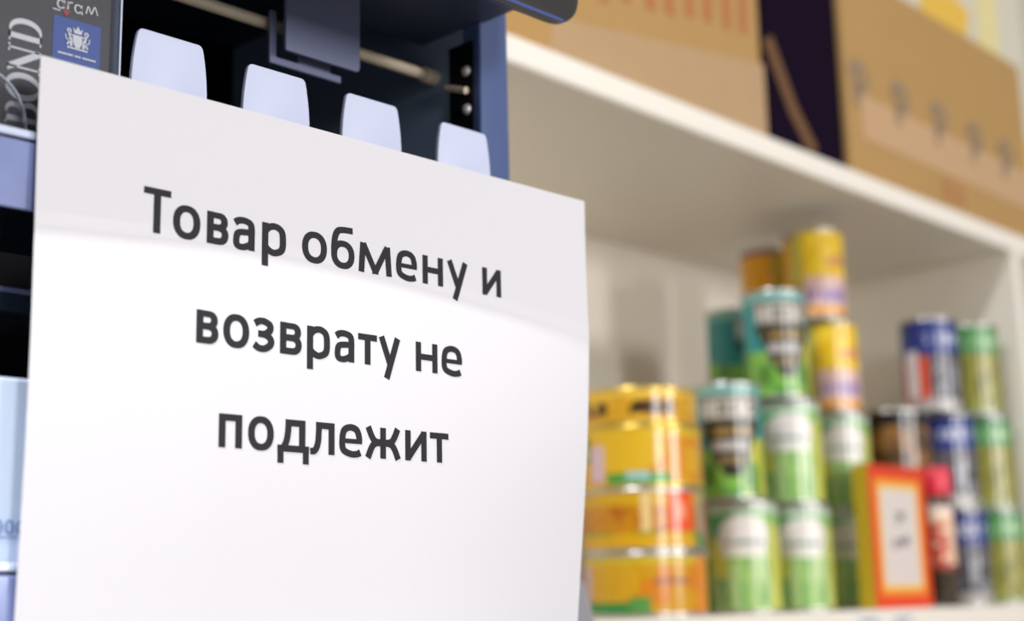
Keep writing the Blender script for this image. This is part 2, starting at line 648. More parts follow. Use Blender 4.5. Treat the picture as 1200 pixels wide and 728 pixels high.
_tin = {}


def tin(kind, lx, ly, z, label, group, turn=0.0, name='food_tin'):
    r, h, paint, metal = TINS[kind]
    loc = W(lx, ly, z)
    rz = math.atan2(-loc[1], -loc[0]) + PI / 2 + math.radians(turn)
    t = thing(name, label, 'tin', loc, rz, group)
    if kind not in _tin:
        o1 = bpy.data.objects.new('label', label_mesh('tin_label', paint, r, h))
        COL.objects.link(o1)
        o1.parent = t
        o2 = obj('top_rim', rim_bm(r, h, True), metal, t, smooth=True)
        o3 = obj('bottom_rim', rim_bm(r, 0.0, False), metal, t, smooth=True)
        o4 = obj('lid', lid_bm(r, h, True), metal, t, smooth=True)
        o5 = obj('base', lid_bm(r, 0.0, False), metal, t, smooth=True)
        _tin[kind] = [o1, o2, o3, o4, o5]
    else:
        for o in _tin[kind]:
            c = o.copy()
            c.parent = t
            COL.objects.link(c)
    return t


GH = 0.1055
TINS = {
    'pine_a': (0.056, 0.0560, paint_pineapple_a, M['gold']),
    'pine_b': (0.056, 0.0560, paint_pineapple_b, M['steel']),
    'pine_c': (0.056, 0.0560, paint_pineapple_c, M['steel']),
    'gold': (0.0545, 0.0335, paint_gold, M['gold']),
    'green': (0.0335, GH, paint_green, M['steel']),
    'shield': (0.0335, 0.1130, paint_shield, M['steel']),
    'corn': (0.0335, 0.1020, paint_corn, M['steel']),
    'dark': (0.0450, 0.1130, paint_dark, M['steel']),
    'bean': (0.0340, 0.1130, paint_bean, M['steel']),
    'peas': (0.0340, 0.1130, paint_peas, M['steel']),
}

# wide stack nearest the notice
g = 'wide flat fruit tins in the nearest stack'
x, y = 0.2345, 0.072
tin('pine_c', x, y, SZ, 'wide yellow fruit tin at the bottom of the stack beside the paper notice', g)
tin('pine_b', x, y, SZ + .056, 'wide orange fruit tin with a red patch, middle of the stack beside the notice', g)
tin('pine_a', x + .001, y, SZ + .112, 'wide yellow fruit tin with green leaf patch under the flat gold tin', g)
tin('gold', x - .001, y, SZ + .168, 'flat gold tin with dark lettering on top of the fruit tins', None)

# green tins, front columns
g = 'green vegetable tins with white oval label'
tin('green', .3708, .055, SZ, 'green vegetable tin in the bottom row, right of the wide fruit tins', g, -6)
tin('shield', .353, .055, SZ + GH, 'teal tin with silver shield standing on the first green tin, beside the wide fruit tins', 'teal tins with a shield label', 0)
tin('green', .4690, .055, SZ, 'green vegetable tin, second in the bottom row from the fruit tins', g, 4)
tin('green', .4620, .055, SZ + GH, 'green vegetable tin directly under the tall front teal shield tin', g, -4)
tin('shield', .4480, .055, SZ + 2 * GH, 'front teal shield tin standing on two green tins, beside the yellow tins', 'teal tins with a shield label', 14)
tin('green', .6000, .077, SZ, 'green vegetable tin at the bottom beside the red and orange box', g, 2)
tin('green', .6010, .077, SZ + GH, 'green vegetable tin directly under the two front yellow tins', g, 3)
tin('corn', .5900, .077, SZ + 2 * GH, 'yellow sweetcorn tin, lower of the front pair on the green tins', 'yellow sweetcorn tins', 5)
tin('corn', .5720, .077, SZ + 2 * GH + .102, 'yellow sweetcorn tin, topmost of the highest front stack', 'yellow sweetcorn tins', 5)
# second row behind
tin('green', .4030, .135, SZ, 'green tin standing behind the first green tin, mostly hidden', g, 10)
tin('shield', .4010, .135, SZ + GH, 'teal tin peeking out behind the lower shield tin', 'teal tins with a shield label', 45)
tin('green', .4980, .135, SZ, 'green tin at the bottom behind the second column of tins', g, 10)
tin('green', .4985, .135, SZ + GH, 'green tin in the second layer behind the second column', g, 10)
tin('shield', .4970, .135, SZ + 2 * GH, 'teal tin peeking out to the left behind the tall shield tin', 'teal tins with a shield label', 48)
tin('green', .6060, .158, SZ, 'green tin at the bottom behind the yellow tin stack', g, 10)
tin('green', .6060, .158, SZ + GH, 'green tin in the second layer behind the yellow tin stack', g, 10)
tin('corn', .6060, .158, SZ + 2 * GH, 'yellow tin hidden behind the lower front sweetcorn tin', 'yellow sweetcorn tins', 60)
tin('corn', .6060, .158, SZ + 2 * GH + .102, 'orange-sided yellow tin behind and left of the topmost sweetcorn tin', 'yellow sweetcorn tins', 62)

# right hand group
g = 'bean and pea tins at the divider'
tin('dark', .7380, .086, SZ, 'dark brown tin at the bottom behind the red capped bottle', 'dark brown bean tins', 0)
tin('dark', .7380, .086, SZ + .113, 'dark brown tin in the second layer above the red and orange box', 'dark brown bean tins', 5)
tin('bean', .8280, .055, SZ, 'blue and grey bean tin at the bottom beside the red capped bottle', g, -20)
tin('bean', .8150, .055, SZ + .113, 'blue and grey bean tin in the second layer beside the dark brown tin', g, -20)
tin('bean', .7900, .055, SZ + .226, 'blue, white and orange bean tin at the top of its stack', g, 12)
tin('peas', .8965, .040, SZ, 'green and yellow pea tin at the bottom against the shelf divider', g, -4)
tin('peas', .8860, .040, SZ + .113, 'green and yellow pea tin in the middle against the shelf divider', g, 0)
tin('peas', .8700, .040, SZ + .226, 'green and yellow pea tin at the top beside the blue bean tin', g, 0)

# ------------------------------------------------------------------ red and orange box with a white panel
bt = thing('food_carton', 'red and orange carton with a white front panel, beside the red capped bottle', 'box', W(.6035, .012, SZ), SA)


def painted_grid(name, nu, nv, fn3, paint, m, parent):
    us = np.linspace(0, 1, nu)
    vs = np.linspace(0, 1, nv)
    U, V = np.meshgrid(us, vs)
    C = paint(U, V)
    P = [fn3(u, v) for u, v in zip(U.ravel(), V.ravel())]
    faces = [(j * nu + i, j * nu + i + 1, (j + 1) * nu + i + 1, (j + 1) * nu + i) for j in range(nv - 1) for i in range(nu - 1)]
    me = bpy.data.meshes.new(name)
    me.from_pydata(P, [], faces)
    at = me.color_attributes.new('paint', 'FLOAT_COLOR', 'POINT')
    at.data.foreach_set('color', np.concatenate([C.reshape(-1, 3), np.ones((nu * nv, 1))], 1).astype(np.float32).ravel())
    me.materials.append(m)
    me.update()
    o = bpy.data.objects.new(name, me)
    COL.objects.link(o)
    o.parent = parent
    return o


def paint_front(U, V):
    C = canvas(U, (232, 70, 14))
    put(C, V > .965, (222, 46, 14))
    e = np.minimum(np.minimum(U, 1 - U) / 1.0, np.minimum(V, 1 - V) * 1.18)
    put(C, e > .105, (246, 160, 30))
    put(C, e > .155, (240, 206, 120))
    put(C, e > .19, (226, 214, 206))
    a = (abs(U - .52) < .09) & (abs(V - .63) < .05)
    put(C, a & (vnoise(U * 30, V * 30) > .3), (110, 110, 108))
    tx = abs(V - (.45 + .12 * (U - .4))) < .035
    put(C, tx & (U > .34) & (U < .66) & (vnoise(U * 36, V * 36) > .35), (128, 118, 120))
    return C


M['carton_edge'] = mat('olive_yellow_carton', (0.50, 0.34, 0.015, 1), 0.4)
obj('body', box(-.0615, .0615, .0006, .019, 0, .150, .0012), M['carton_edge'], bt)
painted_grid('front_print', 60, 70, lambda u, v: (-.0615 + .123 * u, 0.0, .0005 + .149 * v), paint_front, M['printed'], bt)
obj('top_flap', box(-.061, .061, .001, .0185, .150, .1506), M['rust'], bt)

# ------------------------------------------------------------------ bottle with a red cap
bo = thing('seasoning_bottle', 'small seasoning bottle with a bright red cap, right of the orange carton', 'bottle', W(.7050, .020, SZ), 0.3)
obj('glass', lathe([(.0165, 0), (.0178, .002), (.0178, .105), (.0170, .113), (.0150, .120), (.0150, .126)], 36), M['jar'], bo, smooth=True)
M['seasoning'] = mat('brown_seasoning', (0.16, 0.095, 0.035, 1), 0.8, noise=0.7, nscale=180)
obj('contents', lathe([(.0155, .003), (.0166, .004), (.0166, .098), (.012, .102)], 32), M['seasoning'], bo, smooth=True)


def paint_bottle(U, V):
    C = canvas(U, (196, 62, 40))
    put(C, (U > .30) & (U < .62), (232, 192, 160))
    put(C, (V > .84), (238, 214, 200))
    put(C, vnoise(U * 9, V * 10) > .66, (240, 206, 170))
    put(C, (V < .1), (150, 60, 30))
    return C


painted_grid('label', 40, 30, lambda u, v: (.0181 * math.cos(-PI + PI * 1.2 * u - .3), .0181 * math.sin(-PI + PI * 1.2 * u - .3), .040 + .078 * v * .9),
             paint_bottle, M['printed'], bo)
capb = lathe([(.0155, .1225), (.0182, .123), (.0188, .126), (.0188, .150), (.0178, .1535), (.0150, .1545)], 40)
obj('cap', capb, M['redcap'], bo, smooth=True)

# ------------------------------------------------------------------ boxes on top of the shelf
b1 = thing('cardboard_box', 'brown cardboard box with rust coloured print standing next to the dark display', 'box', W(.06, .012, TZ), SA, 'cardboard boxes on the shelf top')
obj('body', box(0, .327, .002, .26, 0, .30, .002), M['card'], b1)
obj('lower_flap', prism([(.0, .0), (.327, .0), (.327, .083), (.035, .042), (.0, .040)], lambda a, b, t: (a, t, b), -.0012, .002), M['card2'], b1)
bm = bmesh.new()
for k, (px_, z_) in enumerate(((.072, .075), (.105, .085), (.142, .088), (.172, .092), (.205, .100), (.235, .104), (.268, .106), (.298, .11))):
    ribbon(bm, [(px_, z_), (px_ + .002, z_ + .055)], .013, .013, lambda a, b, t: (a, .0014 + t, b))
    if k % 2 == 0:
        ribbon(bm, [(px_, z_ + .05), (px_ + .017, z_ + .053)], .01, .010, lambda a, b, t: (a, .00135 + t, b))
obj('rust_print', bm, M['rust'], b1)

db = thing('dark_carton', 'black and violet carton standing between the two cardboard boxes', 'box', W(.398, .018, TZ), SA)
obj('body', box(0, .155, 0, .22, 0, .34, .002), M['darkbox'], db)
bm = bmesh.new()
ribbon(bm, [(.010, .12), (.052, .052), (.09, .012)], .020, .016, lambda a, b, t: (a, -.0006 + t, b))
obj('orange_print', bm, M['orange_dull'], db)
bm = bmesh.new()
poly(bm, [(.075, .215), (.098, .205), (.100, .245), (.080, .25)], lambda a, b, t: (a, -.0006 + t, b))
obj('brown_print', bm, M['orange_dull'], db)

b2 = thing('cardboard_box', 'tan cardboard box with a row of grey marks, largest on the shelf top', 'box', W(.558, .012, TZ), SA, 'cardboard boxes on the shelf top')
obj('body', box(0, .482, .0, .25, 0, .2565, .003), M['card'], b2)
obj('parcel_tape', box(.030, .481, -.0006, .0, .050, .102), M['tape'], b2)


def mark(bm, x, z, s):
    f = lambda a, b, t: (x + a * s, -.0009 + t, z + b * s)
    ribbon(bm, spline([(.0, .7), (.15, 1.0), (.55, 1.05), (.75, .72), (.5, .45), (.22, .42)], 6), .26, .26, f)
    ribbon(bm, [(.24, .86), (.20, -.05)], .28, .28, f)


for x_, z_ in ((.014, .092), (.110, .091), (.208, .090), (.305, .087), (.395, .084)):
    bm = bmesh.new()
    mark(bm, x_ - .004, z_ - .004, .046)
    obj('grey_mark', bm, M['greyink'], b2)
bm = bmesh.new()
poly(bm, [(.215, .018), (.275, .018), (.277, .040), (.218, .044)], lambda a, b, t: (a, -.0010 + t, b))
obj('brown_stamp', bm, M['brownink'], b2)

cb = thing('white_carton', 'cream and yellow carton lying on top of the tan cardboard box', 'box', W(.60, .05, TZ + .2565), SA)
obj('body', box(0, .56, 0, .19, 0, .22, .004), M['cream'], cb)
bm = bmesh.new()
poly(bm, [(.23, .03), (.36, .022), (.38, .075), (.25, .10)], lambda a, b, t: (a, -.0006 + t, b))
obj('yellow_print', bm, M['yellow'], cb)
bm = bmesh.new()
poly(bm, [(.40, .012), (.47, .0), (.47, .14), (.41, .15)], lambda a, b, t: (a, -.0006 + t, b))
obj('pale_yellow_print', bm, M['paleyellow'], cb)

rb = thing('pale_carton', 'pale carton with a yellow and brown lower band at the right edge', 'box', W(1.062, .03, TZ), SA)
obj('body', box(0, .30, 0, .24, 0, .2500, .003), M['cream'], rb)
obj('yellow_band', box(.0, .3, -.0008, .0, .075, .165), M['yellow'], rb)
obj('brown_band', box(.0, .3, -.0008, .0, .0, .075), M['brown'], rb)

# ------------------------------------------------------------------ counter under the display
CT = 1.18
ct = thing('counter', 'grey laminate counter under the cigarette display', 'counter', (0.2, 0.56, 0), 0)
obj('worktop', box(-.60, .76, .40, .742, CT - .035, CT, .003), M['counter'], ct, world=True)
obj('cabinet', box(-.58, .74, .43, .738, 0.0, CT - .035, .002), M['slate'], ct, world=True)

# ------------------------------------------------------------------ cigarette display
XL, XR = -0.26, 0.486
dp = thing('cigarette_display', 'dark navy cigarette display with rail and overhanging top, behind the notice', 'display', (0.12, 0.60, CT), 0)
D = lambda name, bm, m, smooth=False: obj(name, bm, m, dp, smooth=smooth, world=True)
M['inner'] = mat('slate_inner_panel', (0.28, 0.37, 0.53, 1), 0.45)
inner = D('side_panel', box(XR, XR + .006, .512, .732, CT, 1.80, .0008), M['inner'])
D('side_panel', box(XL - .024, XL, .50, .732, CT, 1.80, .001), M['slate'])
D('stile', prism(rounded([(XR, .5000), (XR + .0235, .5000), (XR + .0235, .5125), (XR, .5125)], [.002, .007, 0, 0]), lambda a, b, t: (a, b, t), CT, 1.80), M['stile'], True)
D('outer_panel', box(XR + .0062, XR + .0235, .513, .732, CT, 1.80, .001), M['stile'])
D('back_panel', box(XL, XR, .725, .732, CT, 1.80), M['black'])
D('base_panel', box(XL, XR, .48, .725, CT, CT + .02), M['black'])
D('top_panel', box(XL - .024, XR + .0235, .43, .732, 1.80, 1.812, .002), M['navy'])
D('soffit', box(XL - .024, XR + .004, .443, .5455, 1.747, 1.753, .0015), M['navy'])
D('soffit_riser', box(XL, XR, .5400, .5455, 1.753, 1.80), M['black'])
fz = 1.7244
D('fascia', prism(rounded([(XL - .03, fz), (.4925, fz), (.4925, 1.84), (XL - .03, 1.84)], [.003, .019, .02, .003], 10), lambda a, b, t: (a, t, b), .4350, .4430, .0022), M['fascia'], True)
M['screw'] = mat('bright_zinc_screw', (0.75, 0.74, 0.72, 1), 0.3, metal=0.4)
D('fascia_highlight', box(XL - .03, .4790, .4340, .4352, fz - .0006, fz + .0010, .0004), M['highlight'])  # highlight along the fascia's lower edge, added as a thin blue strip


def dome(x, y, z, r):
    bm = lathe([(r, 0), (r * .95, r * .3), (r * .7, r * .62), (r * .35, r * .8), (.0001, r * .85)], 18)
    bm.transform(Matrix.Translation((x, y, z)) @ Matrix.Rotation(-PI / 2, 4, 'Y'))
    return bm


# rail with its end fitting and the slotted plate with two screws
D('rail', rod((XL, .5345, 1.7262), (XR - .008, .5345, 1.7256), .0032), M['rail'], True)
D('rail_socket', rod((XR - .009, .5345, 1.7256), (XR, .5345, 1.7256), .0044), M['rail'], True)
pl = D('mounting_plate', box(XR - .0012, XR, .5045, .5225, 1.690, 1.738, .0004), M['black'])
for z_ in (1.7220, 1.7010):
    s = obj('screw', dome(XR - .0012, .5090, z_, .0030), M['screw'], pl, True)
    s.matrix_parent_inverse = dp.matrix_basis.inverted()
s = obj('plate_bar', rod((XR - .0030, .5225, 1.7160), (XR - .0030, .5075, 1.7105), .0019, 12), M['rail'], pl, True)
s.matrix_parent_inverse = dp.matrix_basis.inverted()
# hanging grey brackets
D('bracket', prism(rounded([(.3765, 1.7075), (.4215, 1.7075), (.4215, 1.747), (.3765, 1.747)], [.0015, .003, 0, 0]), lambda a, b, t: (a, t, b), .5185, .5210, .0006), M['bracket'])
bm = bmesh.new()
bx(bm, .3735, .3775, .5270, .5295, 1.7060, 1.7300, .0008)
bx(bm, .3735, .4165, .5270, .5295, 1.7030, 1.7070, .0008)
bx(bm, .39, .41, .5270, .5295, 1.7060, 1.747, .0008)
D('rear_bracket', bm, M['bracket'])
# trays
T1, T2 = 1.6205, 1.4660
for tz, xe in ((T1, XR - .001), (T2, .385)):
    D('tray', box(XL, xe, .4720, .62, tz - .006, tz, .0008), M['navy'])
    D('tray_lip', box(XL, xe, .4690, .4720, tz - .0022, tz + .0008, .0006), M['clear_edge'])
    D('price_strip', box(XL, xe, .4690, .4712, tz - .0290, tz - .0035, .0006), M['strip'])
D('cross_rail', box(XL, XR, .4985, .512, 1.560, 1.570, .0015), M['slate'])
D('cross_rail_highlight', box(XL, XR, .4972, .4985, 1.5672, 1.5692, .0004), M['strip'])  # highlight line on the rail, put in as a pale blue bar

# white paddles standing in the tray
tab_x = (.2947, .3479, .4015, .4597)
tab_top = (1.6810, 1.6797, 1.6796, 1.6790)
names = ('white rounded plastic paddle next to the cigarette pack, tallest of the four',
         'white rounded plastic paddle, second from the cigarette pack',
         'white rounded plastic paddle below the end of the rail, third from the pack',
         'white rounded plastic paddle in front of the blue edge of the display')
half = [(.0110, .0), (.0176, .0), (.0177, .030), (.0176, .038), (.0172, .044), (.0166, .049), (.0158, .0540), (.0152, .0566), (.0143, .0578), (.0130, .0582)]
outline = half + [(-x, z) for x, z in reversed(half)]
for x_, zt, lb in zip(tab_x, tab_top, names):
    bm = prism(outline, lambda a, b, t: (a, t, b), -.0012, .0012, .0004)
    t = obj('white_paddle', bm, M['tab'], None, smooth=True)
    t.location = (x_, .4862, zt - .0582)
    t.scale = (1, 1, 1)
    tag(t, lb, 'paddle', 'white paddles in the cigarette display')

# ------------------------------------------------------------------ cigarette pack
cp = thing('cigarette_pack', 'taupe cigarette pack with pale upright lettering and a blue crest panel', 'pack', (.2445, .5, T1), 0)
P_ = lambda name, bm, m: obj(name, bm, m, cp, world=True)
PY_ = .4888
P_('carton', box(.2166, .2700, PY_, PY_ + .022, T1, T1 + .088, .0012), M['pack'])
P_('blue_panel', box(.2446, .2648, PY_ - .0002, PY_, 1.648, 1.6775), M['pack_blue'])
fp = lambda a, b, t: (a, PY_ - .0004 - t, b)


def turned(x_base, z0, sx):
    """letters read upward: advance +z, tops toward -x"""
    return lambda a, b, t: (x_base - b * sx, PY_ - .0004 - t, z0 + a * sx)


bm = bmesh.new()
S = .0131            # cap height
f = turned(.2400, 1.6300, S)


def serif(bm, x, y, w, f):
    ribbon(bm, [(x - w / 2, y), (x + w / 2, y)], .05, .05, f)


# B
ribbon(bm, [(.14, 0), (.14, 1)], .17, .17, f)
serif(bm, .14, .025, .34, f); serif(bm, .14, .975, .34, f)
ribbon(bm, [(.14, .975)] + [tuple(p) for p in sup(.34, .745, .22, .225, 90, -90, 14, 2.1)] + [(.14, .52)], .16, .055, f)
ribbon(bm, [(.14, .52)] + [tuple(p) for p in sup(.36, .27, .25, .245, 90, -90, 14, 2.1)] + [(.14, .025)], .17, .055, f)
# O
ribbon(bm, sup(1.13, .5, .33, .495, n=44, e=2.0), .18, .045, f, closed=True)
# N
ribbon(bm, [(1.70, 0), (1.70, 1)], .06, .06, f)
ribbon(bm, [(1.66, .97), (2.24, .03)], .19, .19, f)
ribbon(bm, [(2.26, 0), (2.26, 1)], .06, .06, f)
serif(bm, 1.70, .025, .24, f); serif(bm, 1.66, .975, .22, f); serif(bm, 2.26, .975, .24, f)
# D
ribbon(bm, [(2.64, 0), (2.64, 1)], .17, .17, f)
serif(bm, 2.62, .025, .32, f); serif(bm, 2.62, .975, .32, f)
ribbon(bm, [(2.64, .972)] + [tuple(p) for p in sup(2.80, .5, .33, .472, 90, -90, 20, 2.1)] + [(2.64, .028)], .17, .055, f)
# small line below: E
f2 = turned(.2449, 1.6318, .0040)
for k in range(2):
    o_ = k * .95
    ribbon(bm, [(o_ + .1, 0), (o_ + .1, 1)], .2, .2, f2)
    for yy in (.08, .5, .92):
        ribbon(bm, [(o_ + .1, yy), (o_ + .6, yy)], .16, .16, f2)
# script line at the top
f3 = lambda a, b, t: (.2442 + a * .0046, PY_ - .0004 - t, 1.6806 + b * .0046)


def letter_a(x):
    ribbon(bm, sup(x + .35, .4, .28, .36, n=20), .15, .10, f3, closed=True)
    ribbon(bm, [(x + .68, .8), (x + .64, .25), (x + .76, 0)], .15, .12, f3)


letter_a(.3)
ribbon(bm, [(1.35, .8), (1.30, 0)], .15, .15, f3)
ribbon(bm, spline([(1.33, .5), (1.5, .78), (1.75, .8)], 6), .13, .13, f3)
letter_a(1.9)
ribbon(bm, spline([(3.0, .2), (3.2, .9), (3.5, .3), (3.8, 1.0), (4.1, .3)], 6), .12, .10, f3)
f4 = lambda a, b, t: (.2440 + a * .001, PY_ - .0004 - t, 1.6792 + b * .001)
ribbon(bm, [(0, .6), (3.2, .5)], .5, .5, f4)
P_('pale_lettering', bm, M['pack_white'])
bm = bmesh.new()
poly(bm, [(.2482, 1.6800), (.2490, 1.6812), (.2497, 1.6807), (.2504, 1.6812), (.2511, 1.6800), (.2496, 1.6780)], fp)
P_('red_mark', bm, M['pack_red'])
# crest on the blue panel: crown, shield and two supporters, two lines under it
bm = bmesh.new()
cx, cz, k = .2548, 1.6700, .0046
fc = lambda a, b, t: (cx + a * k, PY_ - .0006 - t, cz + b * k)
poly(bm, [(-.42, .30), (.42, .30), (.45, -.35), (.25, -.75), (0, -.95), (-.25, -.75), (-.45, -.35)], fc)
poly(bm, [(-.34, .42), (.34, .42), (.46, .95), (.22, .72), (.0, 1.12), (-.22, .72), (-.46, .95)], fc)
for s_ in (-1, 1):
    ribbon(bm, spline([(s_ * .55, -.80), (s_ * .62, -.3), (s_ * .72, .2), (s_ * .82, .42)], 5), .26, .26, fc)
    ribbon(bm, sup(s_ * .80, .56, .15, .13, n=12), .14, .14, fc, closed=True)
    ribbon(bm, [(s_ * .66, .05), (s_ * .46, .26)], .12, .12, fc)
    ribbon(bm, [(s_ * .70, -.25), (s_ * .95, -.75)], .16, .16, fc)
    ribbon(bm, spline([(s_ * .72, -.3), (s_ * 1.05, -.2), (s_ * 1.10, .2)], 5), .10, .10, fc)
ribbon(bm, [(-.95, -.95), (.95, -.95)], .16, .16, fc)
for x0_, x1_ in ((-1.75, -.35), (-.2, .35), (.5, 1.75)):
    ribbon(bm, [(x0_, -1.62), (x1_, -1.62)], .16, .16, fc)
P_('crest', bm, M['pack_white'])
# clear acrylic cover in front of the pack with a lit edge
ac = thing('acrylic_cover', 'clear acrylic cover in front of the cigarette pack with a bright edge', 'cover', (.2446, .486, T1), 0)
obj('front_sheet', box(.2155, .2716, .4858, .4868, T1, T1 + .095), M['clear'], ac, world=True)
obj('edge', box(.2716, .2724, .4856, .4960, T1, T1 + .095, .0002), M['clear_edge'], ac, world=True)
bm = prism([(.2165, T1)] + [(.2165 + .0165 * math.sin(a), T1 + .006 + .020 * math.cos(a)) for a in [PI / 2 * q / 12 for q in range(13)]] + [(.2330, T1)],
           lambda a, b, t: (a, t, b), .4838, .4850)
obj('front_stop', bm, clear_mat('frosted_acrylic', (0.98, 0.985, 1.0, 1), 0.07, 0.25), ac, world=True)

bm = bmesh.new()
ribbon(bm, [(.2165 + .0168 * math.sin(a), T1 + .006 + .0203 * math.cos(a)) for a in [PI / 2 * q / 12 for q in range(13)]] + [(.2333, T1 + .001)], .0006, .0006,
       lambda a, b, t: (a, .4837, b))
obj('stop_rim', bm, M['clear_edge'], ac, world=True)

# pale blue pack on the lower tray
lp = thing('pale_blue_pack', 'pale blue and white pack on the lower tray at the left edge', 'pack', (.213, .5, T2), 0)
obj('carton', box(.1850, .2400, .4745, .4965, T2, T2 + .0655, .0012), M['pale_blue'], lp, world=True)
bm = bmesh.new()
fl_ = lambda a, b, t: (a, .4742, b)
for q in range(3):
    ribbon(bm, sup(.2255 + q * .0042, T2 + .0130, .0013, .0022, n=14), .0008, .0007, fl_, closed=True)
ribbon(bm, [(.2080, T2 + .0095), (.2365, T2 + .0095)], .0005, .0005, fl_)
obj('blue_print', bm, M['mid_blue'], lp, world=True)

# ------------------------------------------------------------------ the notice: a landscape sheet with printed words
PX0, PZ0, PW, PH = .2292, 1.6500, .2970, .2120


def paper_y(X, Z):
    u = (X - PX0) / PW
    v = (PZ0 - Z) / PH
    y = .4665 - .0006 * math.exp(-((u - .35) / .24) ** 2)
    k = min(1.0, max(0.0, (v - .12) / .88))
    y -= .0042 * math.sin(PI * k) ** 1.2 * (1.0 - .95 * max(0.0, (u - .5) / .5) ** 1.5) * (.60 + .40 * min(1.0, u / .25))
    if u > .55:
        y += (.0105 * max(0.0, (v - .33) / .67) + .0030 * max(0.0, (v - .55) / .45) ** 2) * ((u - .55) / .45) ** 2
    y += .0006 * math.sin(v * 9.0) * max(0, u - .6) * 2.0
    return y


nt_ = thing('paper_notice', 'white landscape paper notice with three lines of black Cyrillic words, taped to the display', 'notice', (PX0 + PW / 2, .4665, PZ0 - PH), 0)
bm = bmesh.new()
NX, NZ = 66, 48
g_ = [[bm.verts.new((PX0 + PW * i / NX, paper_y(PX0 + PW * i / NX, PZ0 - PH * j / NZ), PZ0 - PH * j / NZ)) for i in range(NX + 1)] for j in range(NZ + 1)]
for j in range(NZ):
    for i in range(NX):
        bm.faces.new((g_[j][i], g_[j + 1][i], g_[j + 1][i + 1], g_[j][i + 1]))
ext = bmesh.ops.extrude_face_region(bm, geom=list(bm.faces))
for v in [e for e in ext['geom'] if isinstance(e, bmesh.types.BMVert)]:
    v.co.y += .00022
bmesh.ops.recalc_face_normals(bm, faces=list(bm.faces))
obj('sheet', bm, M['paper'], nt_, smooth=True, world=True)

XH, CAP, ST, HZ = 13.2, 17.8, 3.15, 2.75     # x height, cap height, upright and level stroke widths in mm


